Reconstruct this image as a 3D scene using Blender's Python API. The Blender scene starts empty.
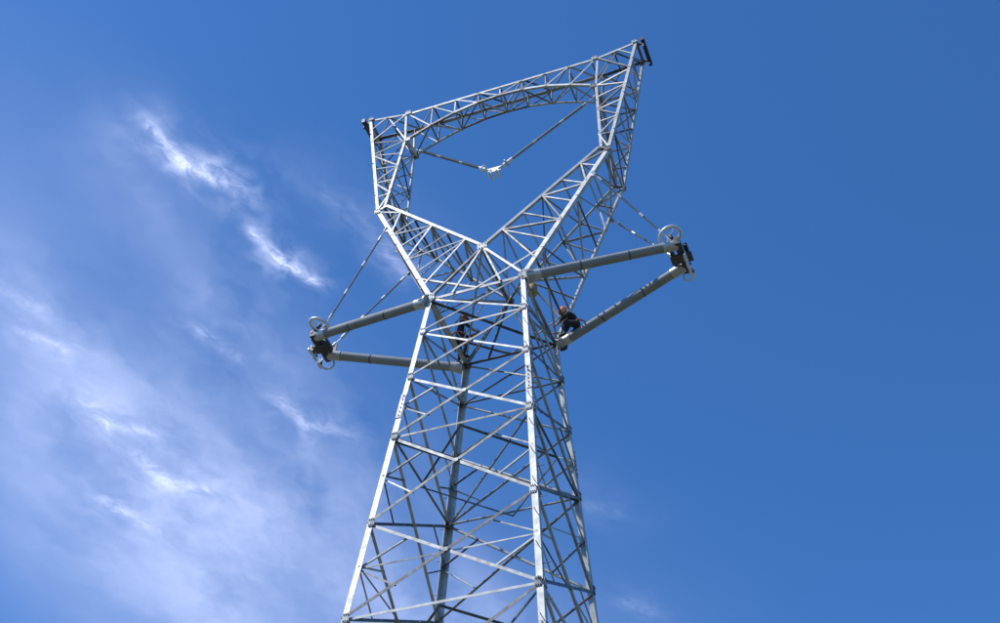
import bpy, math, random
import numpy as np
from mathutils import Vector, Matrix
random.seed(7)
sc=bpy.context.scene
S=1.25; Z0=25.3
def P(x,y,z): return Vector((x*S,y*S,Z0+z*S))
# ---------------------------------------------------------------- camera
CAM=P(6.877,-16.938,-18.931); TGT=P(0.01,0.27,0.56); ROLL=0.038; FPX=1327.0
f=(TGT-CAM).normalized(); r=f.cross(Vector((0,0,1))).normalized(); u=r.cross(f)
c_,s_=math.cos(ROLL),math.sin(ROLL)
r2=c_*r+s_*u; u2=-s_*r+c_*u
cam=bpy.data.cameras.new("camera"); co=bpy.data.objects.new("camera",cam); sc.collection.objects.link(co)
co.matrix_world=Matrix((( r2.x,u2.x,-f.x,CAM.x),(r2.y,u2.y,-f.y,CAM.y),(r2.z,u2.z,-f.z,CAM.z),(0,0,0,1)))
cam.sensor_width=36; cam.lens=36*FPX/1000; cam.clip_start=.1; cam.clip_end=60000
sc.camera=co
# ---------------------------------------------------------------- materials
def newmat(name):
    m=bpy.data.materials.new(name); m.use_nodes=True
    nt=m.node_tree; b=nt.nodes['Principled BSDF']; return m,nt,b
def metal(name,c1,c2,metallic,rough,var=True,scale=6):
    m,nt,b=newmat(name); N=nt.nodes; L=nt.links
    tc=N.new('ShaderNodeTexCoord'); no=N.new('ShaderNodeTexNoise'); no.inputs['Scale'].default_value=scale; no.inputs['Detail'].default_value=4
    L.new(tc.outputs['Object'],no.inputs['Vector'])
    mx=N.new('ShaderNodeMix'); mx.data_type='RGBA'; mx.inputs[6].default_value=(*c1,1); mx.inputs[7].default_value=(*c2,1)
    rp=N.new('ShaderNodeMapRange'); rp.inputs[1].default_value=.35; rp.inputs[2].default_value=.65
    L.new(no.outputs['Fac'],rp.inputs[0])
    if var:
        at=N.new('ShaderNodeAttribute'); at.attribute_name='var'
        ma=N.new('ShaderNodeMath'); ma.operation='MULTIPLY_ADD'; ma.inputs[1].default_value=.3; ma.use_clamp=True
        L.new(rp.outputs[0],ma.inputs[0]); 
        m2=N.new('ShaderNodeMath'); m2.operation='MULTIPLY'; m2.inputs[1].default_value=.85; L.new(at.outputs['Fac'],m2.inputs[0]); L.new(m2.outputs[0],ma.inputs[2])
        L.new(ma.outputs[0],mx.inputs[0])
    else: L.new(rp.outputs[0],mx.inputs[0])
    L.new(mx.outputs[2],b.inputs['Base Color'])
    b.inputs['Metallic'].default_value=metallic
    rr=N.new('ShaderNodeMapRange'); rr.inputs[3].default_value=rough-.08; rr.inputs[4].default_value=rough+.1
    L.new(no.outputs['Fac'],rr.inputs[0]); L.new(rr.outputs[0],b.inputs['Roughness'])
    return m
GALV=metal('galvanized_steel',(.50,.51,.515),(.085,.09,.10),.3,.55)
DARK=metal('weathered_steel',(.09,.09,.10),(.04,.04,.045),.4,.55)
TUBE=metal('silicone_composite',(.27,.285,.30),(.16,.17,.185),.0,.7,scale=3)
ALU=metal('aluminium_fitting',(.70,.71,.72),(.36,.36,.38),.3,.4)
def plain(name,c,rough=.8):
    return metal(name,c,tuple(x*.6 for x in c),0,rough,var=False,scale=14)
CLOTH=plain('dark_workwear',(.022,.024,.03)); SKIN=plain('skin',(.42,.25,.18),.6); BOOT=plain('boot_leather',(.02,.018,.016),.6)
ORANGE=plain('orange_helmet_plastic',(.90,.27,.08),.35); BLUEH=plain('rust_red_helmet_plastic',(.62,.14,.05),.35); HAIR=plain('hair',(.02,.015,.01)); STRAP=plain('harness_webbing',(.65,.20,.06))
CANVAS=plain('canvas',(.45,.30,.15)); CONC=plain('concrete',(.36,.35,.33))
# ---------------------------------------------------------------- mesh builder
class MB:
    def __init__(s): s.v=[];s.f=[];s.sm=[];s.var=[]
    def add(s,vs,fs,smooth=False,var=None):
        b=len(s.v); s.v+= [tuple(x) for x in vs]
        vv=random.random()**1.2 if var is None else var
        for q in fs: s.f.append([i+b for i in q]); s.sm.append(smooth); s.var.append(vv)
    def prism(s,prof,p1,p2,e1,e2,smooth=False,var=None):
        n=len(prof)
        vs=[p1+e1*a+e2*b for a,b in prof]+[p2+e1*a+e2*b for a,b in prof]
        fs=[[i,(i+1)%n,n+(i+1)%n,n+i] for i in range(n)]+[list(range(n))[::-1],list(range(n,2*n))]
        s.add(vs,fs,smooth,var)
    def L(s,p1,p2,e1,e2,w,t=None,var=None):
        t=t or max(w*.1,.008)
        ax=(p2-p1).normalized(); e1=(e1-ax*e1.dot(ax)).normalized(); e2=(e2-ax*e2.dot(ax)-e1*e2.dot(e1)).normalized()
        s.prism([(0,0),(w,0),(w,t),(t,t),(t,w),(0,w)],p1,p2,e1,e2,var=var)
    def ang(s,p1,p2,n,w,off=0,flip=1,var=None):
        """angle member whose flat flange lies in the face with outward normal n"""
        ax=(p2-p1).normalized(); n=(n-ax*n.dot(ax)).normalized(); sd=ax.cross(n)*flip
        o=n*(off+random.uniform(-.0015,.0015)); s.L(p1+o-sd*w*.5,p2+o-sd*w*.5,sd,-n,w,var=var)
    def box(s,p1,p2,e1,w,h,var=None):
        ax=(p2-p1).normalized(); e1=(e1-ax*e1.dot(ax)).normalized(); e2=ax.cross(e1)
        w/=2;h/=2; s.prism([(-w,-h),(w,-h),(w,h),(-w,h)],p1,p2,e1,e2,var=var)
    def cyl(s,p1,p2,rad,n=10,smooth=True,var=None,r2=None):
        s.lathe(p1,p2,[(0,rad),(1,rad if r2 is None else r2)],n,smooth,var)
    def lathe(s,p1,p2,pr,n=16,smooth=True,var=None):
        d=p2-p1; ax=d.normalized(); e1=ax.orthogonal().normalized(); e2=ax.cross(e1)
        vs=[];fs=[]
        for t,rd in pr:
            for i in range(n):
                a=2*math.pi*i/n; vs.append(p1+d*t+e1*(rd*math.cos(a))+e2*(rd*math.sin(a)))
        for k in range(len(pr)-1):
            for i in range(n):
                j=(i+1)%n; fs.append([k*n+i,k*n+j,(k+1)*n+j,(k+1)*n+i])
        s.add(vs,fs,smooth,var)
        m=len(pr)-1
        s.add([vs[i] for i in range(n)]+[vs[m*n+i] for i in range(n)],[list(range(n))[::-1],list(range(n,2*n))],False,s.var[-1])
    def torus(s,c,nrm,R,r0,n=36,m=10,var=None,a0=0,a1=2*math.pi):
        nrm=nrm.normalized(); e1=nrm.orthogonal().normalized(); e2=nrm.cross(e1); vs=[];fs=[]
        full=abs(a1-a0-2*math.pi)<1e-6; K=n if full else n+1
        for i in range(K):
            a=a0+(a1-a0)*i/n; d=e1*math.cos(a)+e2*math.sin(a)
            for j in range(m):
                b=2*math.pi*j/m; vs.append(c+d*(R+r0*math.cos(b))+nrm*(r0*math.sin(b)))
        for i in range(n):
            i2=(i+1)%K
            for j in range(m): fs.append([i*m+j,i2*m+j,i2*m+(j+1)%m,i*m+(j+1)%m])
        s.add(vs,fs,True,var)
    def plate(s,c,n,up,w,h,t=.012,off=.016,bolts=True):
        n=n.normalized(); up=(up-n*up.dot(n)).normalized(); sd=up.cross(n)
        k=.3; pf=[(-1,-1+k),(-1+k,-1),(1-k,-1),(1,-1+k),(1,1-k),(1-k,1),(-1+k,1),(-1,1-k)]
        s.prism([(a*w/2,b*h/2) for a,b in pf],c+n*off,c+n*(off+t),sd,up)
        if bolts:
            for a in (-.5,0,.5):
                for b in (-.55,.55):
                    q=c+sd*a*w*.6+up*b*h*.6
                    s.cyl(q+n*(off+t),q+n*(off+t+.016),.014,6,False,1)
                    s.cyl(q-n*.014,q-n*.03,.014,6,False,1)
    def obj(s,name,mat,parent=None):
        me=bpy.data.meshes.new(name); me.from_pydata(s.v,[],s.f)
        me.polygons.foreach_set('use_smooth',s.sm)
        at=me.attributes.new('var','FLOAT','FACE'); at.data.foreach_set('value',s.var)
        me.materials.append(mat); me.validate(); me.update()
        o=bpy.data.objects.new(name,me); sc.collection.objects.link(o)
        if parent: o.parent=parent
        return o
def empty(name):
    o=bpy.data.objects.new(name,None); sc.collection.objects.link(o); return o
lerp=lambda a,b,t:a+(b-a)*t
X=Vector((1,0,0));Y=Vector((0,1,0));Z=Vector((0,0,1))
tower=empty('transmission_tower')
# ---------------------------------------------------------------- body
KX,KY=.081,.087
def leg(sx,sy,s): return P(sx*(1+KX*s),sy*(1+KY*s),-s)
lev=[0,1.0,2.25,3.764,5.717,7.606,10.0,12.9,16.3,19.9]
legs=MB(); br=MB(); pl=MB()
for sx in(-1,1):
    for sy in(-1,1):
        k_=.93 if sy<0 else 1.15
        for i,(sa,sb,w) in enumerate(((0,3.0,.125),(3.0,8.6,.14),(8.6,14.5,.155),(14.5,20.05,.175))):
            w*=k_
            legs.L(leg(sx,sy,sa),leg(sx,sy,sb),-X*sx,-Y*sy,w,.014,var=.0+.15*random.random())
            if i:
                p1,p2=leg(sx,sy,sa-.3),leg(sx,sy,sa+.3)
                o=X*sx*.014+Y*sy*.014
                pl.L(p1+o,p2+o,-X*sx,-Y*sy,w*.95,.012,var=.35)
                for k in range(6):
                    q=lerp(p1,p2,(k+.5)/6)
                    for d,e in((Y*sy,X*sx),(X*sx,Y*sy)):
                        pl.cyl(q+o-e*.07,q+o-e*.07+d*.02,.014,6,False,1)
        if (sx,sy) in((1,-1),(-1,1)):
            s=0.1;k=0
            while s<19:
                q=leg(sx,sy,s); d=(X*sx if k%2 else Y*sy)
                inn=(Y*-sy if k%2 else X*-sx)*.05
                legs.cyl(q+inn-d*.03,q+inn+d*.15,.009,6,var=1); s+=.34;k+=1
def facefn(kind,sg):
    if kind=='y': return (lambda side,s:leg(side,sg,s)), Y*sg
    return (lambda side,s:leg(sg,side,s)), X*sg
for kind,sg in(('y',-1),('y',1),('x',-1),('x',1)):
    F,n=facefn(kind,sg)
    for i in range(len(lev)-1):
        s0,s1=lev[i],lev[i+1]; big=s0>=2.2
        w=.068 if big else .052
        a1,b1,a0,b0=F(-1,s0),F(1,s0),F(-1,s1),F(1,s1)
        br.ang(a0,b1,n,w,.006,1,random.uniform(.6,1)); br.ang(b0,a1,n,w,-.018,-1,random.uniform(.1,.6))  # rising diagonal gets a darker steel colour, shade painted in for lit/unlit contrast
        wt=(b1-a1).length; wb=(b0-a0).length; t=wb/(wt+wb)
        cr=lerp(a0,b1,t)
        pl.plate(cr,n,Z,.09,.09,.008,.012,False)
        if big:
            am,bm=lerp(a0,a1,t),lerp(b0,b1,t)
            th=.034
            q1=lerp(a0,b1,t*.5); q2=lerp(a1,b0,(1-t)*.5); q3=lerp(b0,a1,t*.5); q4=lerp(b1,a0,(1-t)*.5)
            for mm,qa,qb in((am,q1,q2),(bm,q3,q4)):
                br.ang(mm,qa,n,th,-.05,1)
                br.ang(mm,qb,n,th,-.058,-1)
            if s0>5: br.ang(am,cr,n,th,-.066,1); br.ang(cr,bm,n,th,-.066,1)
        for q,e in((a1,1),(b1,-1)):
            pl.plate(q+(b1-a1).normalized()*e*.09,n,Z,.14,.22,.008,.014,True)
    for s0,w in((0,.08),(1.0,.055),(3.764,.055),(7.606,.06),(12.9,.065)):
        br.ang(F(-1,s0),F(1,s0),n,w,-.035,1)
for s0 in(0,3.764,7.606,12.9):
    br.ang(leg(-1,-1,s0),leg(1,1,s0),Z,.05,-.05,1,.9); br.ang(leg(1,-1,s0),leg(-1,1,s0),Z,.05,-.07,1,.8)
    if s0>1:
        m=[lerp(leg(-1,-1,s0),leg(1,-1,s0),.5),lerp(leg(1,-1,s0),leg(1,1,s0),.5),lerp(leg(1,1,s0),leg(-1,1,s0),.5),lerp(leg(-1,1,s0),leg(-1,-1,s0),.5)]
        for i in range(4): br.ang(m[i],m[(i+1)%4],Z,.04,-.09,1,.8)
# ---------------------------------------------------------------- head
hd=MB()
def sub(pts,n): return [lerp(pts[0],pts[1],i/n) for i in range(n+1)]
def zig(A,B,n,w,start=0,off=.006,rungs=False):
    for i in range(len(A)-1):
        if (i+start)%2==0: hd.ang(A[i],B[i+1],n,w,off,1)
        else: hd.ang(B[i],A[i+1],n,w,off,-1)
        if rungs and i: hd.ang(A[i],B[i],n,w*.85,off-.02,1)
KO,KB,KZ=2.698,.574,3.832; TO,TB,TZ=3.435,.303,8.026; UI,UZ=2.419,7.88; LI,LZ=2.353,6.765; BT=.27; ZC=1.403
arch=[(-2.353,6.765),(-1.75,7.08),(-1.15,7.33),(-.55,7.47),(0,7.51),(.55,7.47),(1.15,7.33),(1.75,7.08),(2.353,6.765)]
for sy in(-1,1):
    n=Y*sy
    C=P(0,.8*sy,ZC)
    for sx in(-1,1):
        W=P(sx,sy,0)
        hd.L(W,P(sx*KO,sy*KB,KZ),-X*sx,-Y*sy,.118,.013,var=.1)
        Ki=P(sx*(KO-.22),sy*KB,KZ+.12)
        hd.L(C,Ki,Z,-Y*sy,.08,.011,var=.3)
        hd.ang(C,P(sx*.5,sy,0),n,.05,.006); hd.ang(P(0,sy,0),lerp(W,P(sx*KO,sy*KB,KZ),.22),n,.05,-.02)
        hd.ang(W,C,n,.06,.012,sx)
        A=sub((lerp(W,P(sx*KO,sy*KB,KZ),.12),P(sx*KO,sy*KB,KZ)),6); B=sub((C,Ki),6)
        zig(A,B,n,.045,0,rungs=True)
        T=P(sx*TO,sy*TB,TZ); Kp=P(sx*KO,sy*KB,KZ); Li=P(sx*LI,sy*BT,LZ); U=P(sx*UI,sy*BT,UZ)
        hd.L(Kp,T,-X*sx,-Y*sy,.09,.012,var=.25); hd.L(Ki,Li,X*sx,-Y*sy,.075,.011,var=.3); hd.L(Li,U,X*sx,-Y*sy,.065,.010)
        hd.ang(Kp,Ki,n,.07,.01)
        Tm=lerp(Kp,T,.74)
        A=sub((Kp,Tm),5); B=sub((Ki,Li),5)
        zig(A,B,n,.042,0,rungs=True); hd.ang(Tm,Li,n,.05,-.02)
        hd.L(T,U,-Z,-Y*sy,.07,.010)
        hd.ang(Tm,U,n,.045,.006); hd.ang(Li,lerp(T,U,.5),n,.04,-.02); hd.ang(lerp(Tm,T,.5),lerp(T,U,.5),n,.038,.006)
        for q in(Kp,Li,U): hd.plate(q-X*sx*.05,n,Z,.17,.19)
        hd.plate(T-X*sx*.08,n,Z,.16,.14); hd.plate(W,n,Z,.22,.32,.012,.02)
    hd.plate(C,n,Z,.26,.20,.012,.018)
    up=[P(-UI,BT*sy,UZ)]+[P(x,BT*sy,UZ-.02) for x,_ in arch[1:-1]]+[P(UI,BT*sy,UZ)]
    lo=[P(x,BT*sy,z) for x,z in arch]
    hd.L(up[0],up[-1],-Z,-Y*sy,.075,.010,var=.2)
    for i in range(8):
        hd.L(lo[i],lo[i+1],Z,-Y*sy,.068,.010)
        if i<4: hd.ang(up[i],lo[i+1],n,.042,.006) 
        else: hd.ang(lo[i],up[i+1],n,.042,.006)
        if i: hd.ang(up[i],lo[i],n,.038,-.02)
def pair(fn,n,cnt,w,off=0,rungs=True):
    A=[fn(-1,i/cnt) for i in range(cnt+1)]; B=[fn(1,i/cnt) for i in range(cnt+1)]
    for i in range(cnt):
        if i%2: hd.ang(A[i],B[i+1],n,w,off)
        else: hd.ang(B[i],A[i+1],n,w,off,-1)
        if rungs: hd.ang(A[i],B[i],n,w,off-.03)
    hd.ang(A[-1],B[-1],n,w,off-.03)
for sx in(-1,1):
    K=lambda sy:P(sx*KO,sy*KB,KZ)
    pair(lambda sy,t:lerp(P(sx,sy,0),K(sy),t),X*sx,5,.05)
    pair(lambda sy,t:lerp(P(0,.8*sy,ZC),P(sx*(KO-.22),sy*KB,KZ+.12),t),X*-sx*.6+Z*.8,6,.042)
    pair(lambda sy,t:lerp(K(sy),P(sx*TO,sy*TB,TZ),t),X*sx,6,.042)
    pair(lambda sy,t:lerp(P(sx*(KO-.22),sy*KB,KZ+.12),P(sx*LI,sy*BT,LZ),t),-X*sx,4,.04)
    hd.ang(P(sx*(TO-.02),-TB,TZ),P(sx*(TO-.02),TB,TZ),Z,.07)
def uch(sy,t): return P(-TO+2*TO*t,BT*sy,UZ+.02)
pair(uch,Z,12,.04)
def ach(sy,t):
    k=t*8; i=min(int(k),7); a=arch[i];b=arch[i+1]; q=k-i
    return P(a[0]+(b[0]-a[0])*q,BT*sy,a[1]+(b[1]-a[1])*q)
pair(ach,-Z,8,.04)
hd.ang(P(0,-.8,ZC),P(0,.8,ZC),Z,.06)
for sx in(-1,1):
    hd.ang(P(sx,-1,0),P(0,.8,ZC),Z,.045); hd.ang(P(sx,1,0),P(0,-.8,ZC),Z,.045,.02)
    hd.ang(P(sx*1.2,-.95,.45),P(sx*1.2,.95,.45),Z,.05)
legs.obj('body_legs',GALV,tower); br.obj('body_bracing',GALV,tower); pl.obj('gusset_plates',GALV,tower); hd.obj('tower_head',GALV,tower)
dk=MB()
for sx in(-1,1):
    x=TO+.13
    dk.box(P(sx*x,-TB-.06,TZ-.03),P(sx*x,TB+.1,TZ-.03),Z,.16,.10)
    for sy in(-1,1):
        dk.box(P(sx*(TO-.1),sy*TB*.8,TZ-.06),P(sx*(x+.02),sy*TB*.8,TZ-.06),Z,.08,.05)
        dk.cyl(P(sx*x,sy*TB*.9,TZ-.09),P(sx*x,sy*TB*.9,TZ-.26),.03,8)
dk.obj('ground_wire_brackets',DARK,tower)
ft=MB()
for sx in(-1,1):
    for sy in(-1,1):
        q=leg(sx,sy,20.0); q.z=0
        ft.box(q-Z*.3,q+Z*.42,X,.8,.8)
ft.obj('concrete_footings',CONC,tower)
# ---------------------------------------------------------------- insulated cross arms
LT,TT,ZT=3.85,.288,.56
def shed_profile(L_,r0,r1,pitch):
    pr=[];n=int(L_/pitch)
    for i in range(n):
        t=i/n; d=1/n
        pr+= [(t,r0),(t+d*.35,r0),(t+d*.5,r1),(t+d*.62,r1*.99),(t+d*.75,r0)]
    pr.append((1,r0)); return pr
def rodins(ins,fit,p1,p2,r0=.020,r1=.030):
    L_=(p2-p1).length; ax=(p2-p1).normalized()
    fit.cyl(p1,lerp(p1,p2,.12),.016,8); fit.cyl(lerp(p1,p2,.90),p2,.016,8)
    ins.lathe(lerp(p1,p2,.12),lerp(p1,p2,.9),shed_profile(L_*.78,r0,r1,.06),10)
    for t in(.12,.36,.64,.9): fit.cyl(lerp(p1,p2,t)-ax*.08,lerp(p1,p2,t)+ax*.08,.038,10)
    for t in(.01,.99): fit.cyl(lerp(p1,p2,t)-ax*.07,lerp(p1,p2,t)+ax*.07,.042,8)
for sx in(-1,1):
    arm=empty('insulated_crossarm')
    tb=MB();fl=MB();dkk=MB();ins=MB()
    for sy in(-1,1):
        a=P(sx*1.02,sy*.98,-.06); b=P(sx*LT,sy*TT,ZT); ax=(b-a).normalized(); L_=(b-a).length
        tb.lathe(a+ax*.25,b-ax*.1,shed_profile(L_-.35,.118,.1215,.06),24)
        fl.cyl(a+ax*.02,a+ax*.36,.132,20,var=.7); fl.cyl(a,a+ax*.04,.18,20,var=.7); 
        fl.cyl(b-ax*.36,b+ax*.02,.132,20,var=.7); dkk.cyl(b,b+ax*.04,.17,20)
        for tq in(.36,.68): dkk.cyl(lerp(a,b,tq)-ax*.015,lerp(a,b,tq)+ax*.015,.125,20,var=0)
        for k in range(8):
            an=k*math.pi/4; e1=ax.orthogonal().normalized(); e2=ax.cross(e1)
            dd=e1*math.cos(an)+e2*math.sin(an)
            fl.box(a+ax*.04+dd*.15,a+ax*.2+dd*.125,dd,.05,.01)
            dkk.cyl(b+dd*.15,b+ax*.07+dd*.15,.014,6,False)
        W=P(sx,sy,0);K=P(sx*KO,sy*KB,KZ); t0=lerp(W,K,.787)
        s0=P(sx*(LT-.12),sy*TT*.9,ZT+.22)
        rodins(ins,fl,s0,t0)
        fl.box(t0,t0-Z*.12,X,.12,.02)
    dkk.box(P(sx*(LT+.02),-TT-.12,ZT),P(sx*(LT+.02),TT+.12,ZT),Z,.22,.14)
    dkk.box(P(sx*(LT+.13),-TT*.7,ZT+.08),P(sx*(LT+.13),TT*.8,ZT+.08),Z,.08,.10)
    dkk.box(P(sx*(LT-.14),-TT*.6,ZT-.02),P(sx*(LT-.14),TT*.6,ZT-.02),Z,.18,.08)
    dkk.box(P(sx*(LT-.2),0,ZT-.08),P(sx*(LT+.22),0,ZT-.08),Y,.28,.05)
    for sy in(-1,1): dkk.box(P(sx*(LT-.14),sy*TT*.9,ZT),P(sx*(LT-.14),sy*TT*.9,ZT+.26),X,.14,.03)
    c=P(sx*(LT-.1),-TT-.1,ZT+.2)
    nr=Vector((-sx*.35,.0,1))
    fl.torus(c,nr,.27,.044,var=.0)
    e=nr.normalized().orthogonal().normalized(); g=nr.normalized().cross(e)
    for k in range(2):
        d=e if k else g; fl.cyl(c-d*.27,c+d*.27,.014,6,var=0)
    dkk.cyl(c-nr.normalized()*.1,c+nr.normalized()*.03,.05,10)
    c2=P(sx*(LT+.05),TT+.12,ZT-.12); fl.torus(c2,Vector((sx*.5,1,.3)),.17,.026,a0=0,a1=4.6,var=.1)
    for sy in(-.7,0,.75):
        q=P(sx*(LT+.12),TT*sy,ZT-.14)
        fl.cyl(q,q-Z*.18,.018,6); dkk.box(q-Z*.18-X*.07,q-Z*.18+X*.07,Z,.07,.03)
        fl.lathe(q-Z*.24-Y*.13,q-Z*.24+Y*.13,[(0,.022),(.3,.04),(.7,.04),(1,.022)],8,var=.0)
    tb.obj('insulator_tubes',TUBE,arm);fl.obj('fittings',ALU,arm);dkk.obj('tip_frame',DARK,arm);ins.obj('tension_rods',TUBE,arm)
# ---------------------------------------------------------------- centre V string
vs=empty('v_string_insulator'); ins=MB();fl=MB();dkk=MB()
V=P(-.14,0,5.0)
for sx in(-1,1):
    top=P(sx*(LI-.05),0,LZ-.02); bot=V+X*sx*.14
    fl.box(P(sx*(LI-.05),-BT,LZ+.02),P(sx*(LI-.05),BT,LZ+.02),Z,.08,.05)
    rodins(ins,fl,top,bot,.036,.050)
    d=(top-bot).normalized(); fl.torus(bot+d*.25,d,.1,.022,n=24,m=8)
    fl.cyl(lerp(bot,top,.04),lerp(bot,top,.13),.05,12,var=0)
dkk.box(V-X*.18,V+X*.18,Z,.18,.03); 
for sx in(-1,1):
    q=V+X*sx*.11-Z*.05; fl.cyl(q,q-Z*.16,.02,6); fl.lathe(q-Z*.2-Y*.17,q-Z*.2+Y*.17,[(0,.025),(.3,.05),(.7,.05),(1,.025)],8,var=0)
ins.obj('insulator_rods',TUBE,vs);fl.obj('fittings',ALU,vs);dkk.obj('yoke_plate',ALU,vs)
# ---------------------------------------------------------------- workers
def worker(loc,rotz,J,helmat,headdir):
    root=empty('lineman'); root.location=loc; root.rotation_euler=(0,0,rotz)
    names=list(J['p'].keys()); idx={n:i for i,n in enumerate(names)}
    me=bpy.data.meshes.new('body'); me.from_pydata([J['p'][n][0] for n in names],[(idx[a],idx[b]) for a,b in J['e']],[])
    o=bpy.data.objects.new('tmp',me); sc.collection.objects.link(o)
    sk=o.modifiers.new('s','SKIN'); sk.use_smooth_shade=True
    for n in names:
        q=J['p'][n][1]; v=me.skin_vertices[0].data[idx[n]]; v.radius=(q if isinstance(q,tuple) else (q,q)); v.use_root=(n=='pel')
    ss=o.modifiers.new('u','SUBSURF'); ss.levels=2; ss.render_levels=2
    bpy.context.view_layer.update()
    dg=bpy.context.evaluated_depsgraph_get(); m2=bpy.data.meshes.new_from_object(o.evaluated_get(dg))
    bpy.data.objects.remove(o)
    for m in(CLOTH,SKIN,BOOT,STRAP): m2.materials.append(m)
    pt={n:Vector(J['p'][n][0]) for n in names}
    for p in m2.polygons:
        c=p.center; near=min(pt,key=lambda n:(pt[n]-c).length)
        p.material_index=1 if (near[:2] in('wr','ha') or near in('neck','head')) else 2 if near[:2] in('an','to') else 0
        p.use_smooth=True
    ob=bpy.data.objects.new('body',m2); sc.collection.objects.link(ob); ob.parent=root
    hb=MB()
    for s in('l','r'):
        w=pt['wr'+s]; h=pt['ha'+s]; d=(h-w).normalized(); sd=d.orthogonal().normalized(); nn=d.cross(sd)
        for k in range(4):
            b=h+sd*(k-1.5)*.02; ln=(.034,.042,.039,.03)[k]
            m=b+d*ln+nn*.008; e=m+d*ln*.5+nn*.03
            hb.cyl(b,m,.0095,8,r2=.009); hb.cyl(m,e,.009,8,r2=.007)
        b=lerp(w,h,.5)+sd*.035; m=b+(d+sd).normalized()*.04; hb.cyl(b,m,.011,8); hb.cyl(m,m+(d+nn*.5).normalized()*.03,.010,8,r2=.008)
    hb.obj('fingers',SKIN,root)
    F=Vector(headdir).normalized(); R_=F.cross(Z).normalized(); U=R_.cross(F)
    hc=pt['head']+(U*.5+Vector((0,0,.5)))*.075+F*.02; hbm=MB()
    vs=[];fs=[];n1,n2=20,14
    for i in range(n2+1):
        ph=math.pi*i/n2
        for j in range(n1):
            a=2*math.pi*j/n1; x=math.sin(ph)*math.cos(a); y=math.sin(ph)*math.sin(a); z=math.cos(ph)
            w=.074*(1-.18*max(0,-z)); yy=.095*y
            vs.append(hc+R_*x*w+F*yy+U*z*.118)
    for i in range(n2):
        for j in range(n1): fs.append([i*n1+j,i*n1+(j+1)%n1,(i+1)*n1+(j+1)%n1,(i+1)*n1+j])
    hbm.add(vs,fs,True)
    for s in(-1,1): hbm.lathe(hc+R_*s*.068,hc+R_*s*.09,[(0,.02),(.6,.03),(1,.018)],10)
    hbm.lathe(hc+F*.08+U*.01,hc+F*.125-U*.025,[(0,.008),(.7,.015),(1,.008)],8)
    hbm.obj('head',SKIN,root)
    ey=MB()
    for s in(-1,1): ey.cyl(hc+F*.085+R_*s*.03+U*.012,hc+F*.094+R_*s*.03+U*.012,.011,8)
    ey.box(hc+F*.088-U*.055-R_*.022,hc+F*.088-U*.055+R_*.022,U,.008,.01)
    ey.lathe(hc-F*.02-U*.04,hc-F*.025+U*.05,[(0,.05),(.4,.088),(1,.09)],14); ey.obj('eyes_mouth_and_hair',HAIR,root)
    he=MB(); base=hc+U*.030-F*.01
    he.lathe(base,base+U*.135,[(0,.122),(.25,.124),(.5,.115),(.75,.088),(.9,.055),(1,.012)],22)
    he.lathe(base+F*.025-U*.002,base+F*.025+U*.010,[(0,.138),(1,.130)],22)
    he.box(base+U*.125-F*.06,base+U*.125+F*.06,U,.018,.03)
    he.obj('safety_helmet',helmat,root)
    hs=MB()
    for s in('l','r'):
        sh=pt['sh'+s]; pts=[sh*.7+pt['chest']*.3+Vector((0,.12,.05)),pt['spi']+Vector((.1*(1 if s=='l' else -1),.135,0))]
        hs.box(pts[0],pts[1],Y,.012,.045); q=[p-Vector((0,.25,0)) for p in pts]; hs.box(q[0],q[1],Y,.012,.045)
    hs.torus(pt['pel']+Vector((0,0,.08)),Z,.165,.024,n=24,m=6)
    hs.obj('safety_harness',STRAP,root)
    return root
E=[('pel','spi'),('spi','chest'),('chest','neck'),('neck','head')]
for s in'lr': E+=[('chest','sh'+s),('sh'+s,'el'+s),('el'+s,'wr'+s),('wr'+s,'ha'+s),('pel','hi'+s),('hi'+s,'kn'+s),('kn'+s,'an'+s),('an'+s,'to'+s)]
stand={'e':E,'p':{'pel':((0,0,.96),(.16,.12)),'spi':((0,.02,1.14),(.145,.11)),'chest':((0,.04,1.36),(.17,.12)),'neck':((0,.05,1.51),.058),'head':((0,.07,1.6),.058),
 'shl':((-.2,.05,1.42),.075),'ell':((-.27,.26,1.30),.052),'wrl':((-.2,.47,1.42),.034),'hal':((-.19,.53,1.46),(.04,.022)),
 'shr':((.2,.05,1.42),.075),'elr':((.3,.15,1.2),.052),'wrr':((.2,.38,1.12),.034),'har':((.18,.45,1.13),(.04,.022)),
 'hil':((-.11,0,.88),.105),'knl':((-.14,.09,.5),.068),'anl':((-.14,-.02,.1),.048),'tol':((-.16,.15,.05),.045),
 'hir':((.11,0,.88),.105),'knr':((.17,.2,.58),.068),'anr':((.17,.13,.2),.048),'tor':((.18,.3,.16),.045)}}
sit={'e':E,'p':{'pel':((0,0,.13),(.165,.13)),'spi':((0,.10,.27),(.145,.11)),'chest':((-.02,.22,.40),(.17,.12)),'neck':((-.06,.32,.47),.058),'head':((-.10,.36,.50),.058),
 'shl':((-.2,.24,.45),.075),'ell':((-.27,.38,.22),.052),'wrl':((-.15,.54,.12),.034),'hal':((-.12,.61,.10),(.04,.022)),
 'shr':((.17,.26,.45),.075),'elr':((.3,.40,.24),.052),'wrr':((.2,.60,.16),.034),'har':((.18,.67,.15),(.04,.022)),
 'hil':((-.11,.03,.10),.11),'knl':((-.27,.40,.05),.07),'anl':((-.25,.34,-.36),.048),'tol':((-.25,.50,-.41),.045),
 'hir':((.11,.03,.10),.11),'knr':((.27,.40,.05),.07),'anr':((.25,.36,-.36),.048),'tor':((.25,.52,-.41),.045)}}
worker(P(-1.14,.88,-.02),math.radians(-60),stand,BLUEH,(.2,1,-.25))
worker(P(1.50,.86,.10),math.radians(103),sit,ORANGE,(-.5,.3,-1.0))
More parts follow.
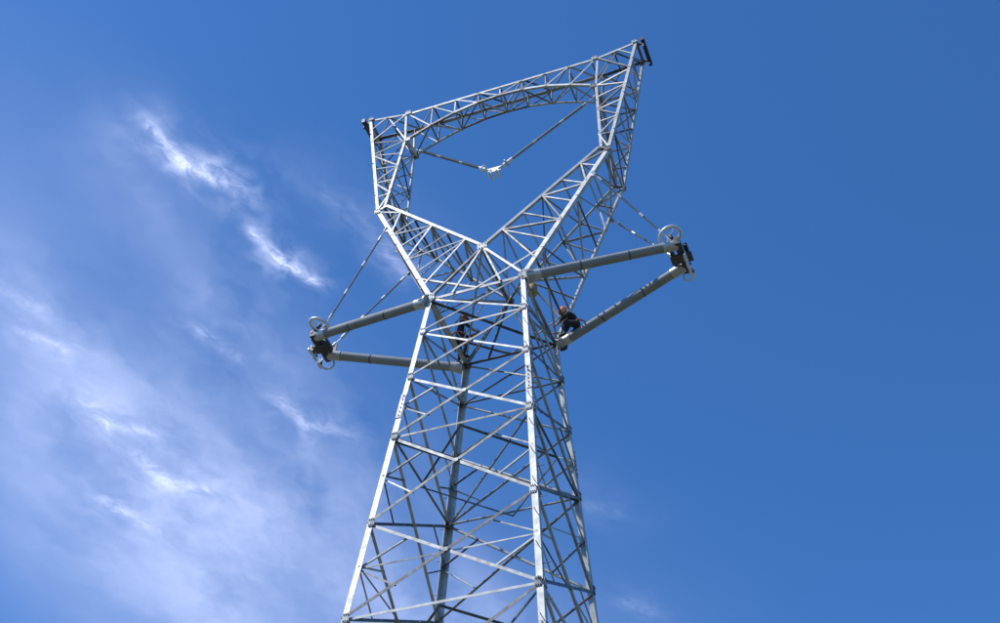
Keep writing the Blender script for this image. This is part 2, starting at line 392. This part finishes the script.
bag=empty('canvas_tool_bag'); bg=MB(); q=P(.98,-.5,.2)
bg.lathe(q-Z*.34,q-Z*.04,[(0,.08),(.08,.11),(.9,.12),(1,.115)],16); bg.torus(q-Z*.04,X,.1,.01,n=20,m=6); bg.obj('bucket',CANVAS,bag)
# ---------------------------------------------------------------- ground
g=MB(); R0=20000; ring=[0,15,60,300,1500,6000,R0]; N_=48; vs_=[(0,0,0)]; fs_=[]
for k,rr_ in enumerate(ring[1:]):
    for i in range(N_): a=2*math.pi*i/N_; vs_.append((rr_*math.cos(a),rr_*math.sin(a),0))
for i in range(N_): fs_.append([0,1+i,1+(i+1)%N_])
for k in range(len(ring)-2):
    for i in range(N_): j=(i+1)%N_; fs_.append([1+k*N_+i,1+k*N_+N_+i,1+k*N_+N_+j,1+k*N_+j])
g.add([Vector(v) for v in vs_],fs_,var=.5)
GR,nt,b=newmat('grass_and_soil'); N=nt.nodes;Lk=nt.links
tc=N.new('ShaderNodeTexCoord');n1=N.new('ShaderNodeTexNoise');n1.inputs['Scale'].default_value=.15;n1.inputs['Detail'].default_value=6;n1.inputs['Roughness'].default_value=.7
cr=N.new('ShaderNodeValToRGB');cr.color_ramp.elements[0].position=.35;cr.color_ramp.elements[0].color=(.05,.075,.025,1);cr.color_ramp.elements[1].position=.68;cr.color_ramp.elements[1].color=(.20,.16,.10,1)
Lk.new(tc.outputs['Object'],n1.inputs['Vector']);Lk.new(n1.outputs['Fac'],cr.inputs[0]);Lk.new(cr.outputs[0],b.inputs['Base Color']);b.inputs['Roughness'].default_value=.95
g.obj('ground',GR)
# ---------------------------------------------------------------- cirrus layer, 4 km up (streak axes in km on the layer: x1,y1,x2,y2,half width,density)
WIS="-1.327,2.916,-1.215,3.1,0.042,0.6;-1.215,3.1,-1.019,3.221,0.043,0.9;-1.281,3.033,-1.012,3.153,0.086,0.4;-0.981,3.421,-0.875,3.574,0.046,0.85;-0.894,3.553,-0.761,3.672,0.043,1.1;-2.046,4.021,-1.854,4.132,0.047,0.5;-1.846,4.437,-1.765,4.615,0.056,0.5;-1.765,4.615,-1.588,4.653,0.052,0.5;-1.66,4.82,-1.569,4.999,0.06,0.5;-1.572,5.014,-1.384,5.048,0.061,0.6;-1.887,5.171,-1.699,5.374,0.064,0.5;-0.968,4.401,-0.845,4.562,0.055,0.5;-0.845,4.56,-0.687,4.6,0.0507,0.45;-1.27,3.98,-1.14,4.12,0.0618,0.3;-0.672,3.22,-0.37,3.56,0.0813,0.15;-0.449,3.51,-0.391,3.59,0.042,0.45;0.468,5.07,0.577,5.1,0.0671,0.15;0.735,5.85,0.851,5.95,0.0762,0.2;-2.06,3.79,-1.93,3.9,0.0702,0.25"
HAZ="-2.03,3.57,-1.69,4.44,0.282,0.30;-1.69,4.44,-1.29,5.29,0.385,0.36;-1.34,5.3,-1.36,6.37,0.447,0.55;-1.49,3.04,-1.06,3.97,0.208,0.25;-1.06,3.97,-0.536,4.86,0.273,0.28;-2.19,4.67,-2,5.67,0.407,0.28;-0.309,5.82,0.00713,5.99,0.312,0.32;-0.667,3.15,-0.289,3.53,0.17,0.14;-0.921,4.96,-0.468,5.93,0.42,0.24;-1.32,2.9,-1.02,3.21,0.106,0.2;0.313,4.89,0.623,5.17,0.181,0.09"
VEIL="-2.4,3.6,-1.5,6.2,1.0,0.16;-1.6,5.6,0.2,6.6,0.9,0.12"
pr=lambda s:[tuple(float(v) for v in q.split(',')) for q in s.split(';')]
xr=(-4.2,4.2); yr=(1.6,7.6); nx,ny=340,240
gx,gy=np.meshgrid(np.linspace(*xr,nx),np.linspace(*yr,ny))
def field(lst,e):
    F=np.zeros_like(gx)
    for x1,y1,x2,y2,w,s in lst:
        dx,dy=x2-x1,y2-y1; t=np.clip(((gx-x1)*dx+(gy-y1)*dy)/(dx*dx+dy*dy),0,1)
        d2=(gx-x1-t*dx)**2+(gy-y1-t*dy)**2; F+=s*np.exp(-d2/(w*w*e*e))
    return F
fw,fm,fh,fv=field(pr(WIS),.62),field(pr(WIS),1.9),field(pr(HAZ),1.15),field(pr(VEIL),1.0)
me=bpy.data.meshes.new('cirrus_cloud')
vv=np.stack([gx.ravel()*1000,gy.ravel()*1000,np.zeros(nx*ny)],1)
ii=np.arange((ny-1)*(nx)).reshape(ny-1,nx)[:,:-1].ravel()
qf=np.stack([ii,ii+1,ii+1+nx,ii+nx],1)
me.from_pydata(vv.tolist(),[],qf.tolist())
for nm,fl_ in(('wisp',fw),('veil',fm),('haze',fh),('thin',fv)):
    at=me.attributes.new(nm,'FLOAT','POINT'); at.data.foreach_set('value',fl_.ravel().astype(np.float32))
cl=bpy.data.objects.new('cirrus_cloud',me); sc.collection.objects.link(cl)
cl.location=(CAM.x,CAM.y,4000); cl.rotation_euler=(0,0,math.atan2(.37188,.92828))
cm=bpy.data.materials.new('cirrus'); cm.use_nodes=True; nt=cm.node_tree;N=nt.nodes;Lk=nt.links;N.clear()
out=N.new('ShaderNodeOutputMaterial');tc=N.new('ShaderNodeTexCoord')
def math_(op,a,b=None,clamp=False):
    m=N.new('ShaderNodeMath');m.operation=op;m.use_clamp=clamp
    for i,v in enumerate((a,b)):
        if v is None: continue
        if isinstance(v,(int,float)): m.inputs[i].default_value=v
        else: Lk.new(v,m.inputs[i])
    return m.outputs[0]
warp=N.new('ShaderNodeTexNoise');warp.noise_dimensions='2D';warp.inputs['Scale'].default_value=.007;warp.inputs['Detail'].default_value=3;Lk.new(tc.outputs['Object'],warp.inputs['Vector'])
vm=N.new('ShaderNodeVectorMath');vm.operation='MULTIPLY_ADD';vm.inputs[1].default_value=(130,130,0);Lk.new(warp.outputs['Color'],vm.inputs[0]);Lk.new(tc.outputs['Object'],vm.inputs[2])
def noise(sx_,sy_,rot,det,rg,a,b):
    m0=N.new('ShaderNodeMapping');m0.inputs['Rotation'].default_value=(0,0,rot);Lk.new(vm.outputs[0],m0.inputs['Vector'])
    mp=N.new('ShaderNodeMapping');mp.inputs['Scale'].default_value=(sx_,sy_,1)
    Lk.new(m0.outputs[0],mp.inputs['Vector']);n_=N.new('ShaderNodeTexNoise');n_.noise_dimensions='2D';n_.inputs['Scale'].default_value=1;n_.inputs['Detail'].default_value=det;n_.inputs['Roughness'].default_value=rg
    Lk.new(mp.outputs[0],n_.inputs['Vector'])
    mr=N.new('ShaderNodeMapRange');mr.interpolation_type='SMOOTHSTEP';mr.inputs[1].default_value=a;mr.inputs[2].default_value=b;Lk.new(n_.outputs['Fac'],mr.inputs[0])
    return mr.outputs[0]
def att(n_):
    a=N.new('ShaderNodeAttribute');a.attribute_name=n_;return a.outputs['Fac']
nf=noise(.012,.024,math.radians(-40),5,.6,.28,.74); nm_=noise(.0050,.0085,math.radians(-55),5,.55,.34,.82); nb=noise(.0012,.0022,math.radians(-75),5,.5,.22,.82)
w_=math_('MULTIPLY',att('wisp'),math_('ADD',nf,.18)); v_=math_('MULTIPLY',att('veil'),nm_)
hz=math_('MULTIPLY',att('haze'),math_('ADD',math_('MULTIPLY',nb,.9),math_('MULTIPLY',nm_,.15)))
den=math_('ADD',math_('ADD',math_('MULTIPLY',w_,.40),math_('MULTIPLY',v_,.20)),math_('ADD',math_('MULTIPLY',hz,.42),math_('MULTIPLY',att('thin'),.7)),True); den=math_('MINIMUM',den,.7)
tr=N.new('ShaderNodeBsdfTransparent');tl=N.new('ShaderNodeBsdfTranslucent');tl.inputs['Color'].default_value=(.90,.89,.97,1)
mxs=N.new('ShaderNodeMixShader');Lk.new(den,mxs.inputs[0]);Lk.new(tr.outputs[0],mxs.inputs[1]);Lk.new(tl.outputs[0],mxs.inputs[2]);Lk.new(mxs.outputs[0],out.inputs['Surface'])
me.materials.append(cm)
# ---------------------------------------------------------------- light
sd=Vector((-.74,-.67,0)).normalized(); EL=math.radians(54)
sunv=Vector((sd.x*math.cos(EL),sd.y*math.cos(EL),math.sin(EL)))
sl=bpy.data.lights.new('sun','SUN'); sl.energy=4.7; sl.angle=math.radians(.5); sl.color=(1,.96,.9)
so=bpy.data.objects.new('sun',sl); sc.collection.objects.link(so); so.rotation_euler=sunv.to_track_quat('Z','Y').to_euler()
w=bpy.data.worlds.new('World'); sc.world=w; w.use_nodes=True; nt=w.node_tree; bgn=nt.nodes['Background']
sky=nt.nodes.new('ShaderNodeTexSky'); sky.sky_type='NISHITA'; sky.sun_disc=False; sky.sun_elevation=EL; sky.sun_rotation=math.atan2(sd.x,sd.y)%(2*math.pi)
sky.altitude=800; sky.air_density=1.0; sky.dust_density=.4; sky.ozone_density=2.0
tint=nt.nodes.new('ShaderNodeVectorMath'); tint.operation='MULTIPLY'; tint.inputs[1].default_value=(.58,1.20,1.84)
nt.links.new(sky.outputs[0],tint.inputs[0]); nt.links.new(tint.outputs[0],bgn.inputs[0]); bgn.inputs[1].default_value=.103
sc.view_settings.view_transform='Standard'; sc.view_settings.look='None'; sc.view_settings.exposure=0
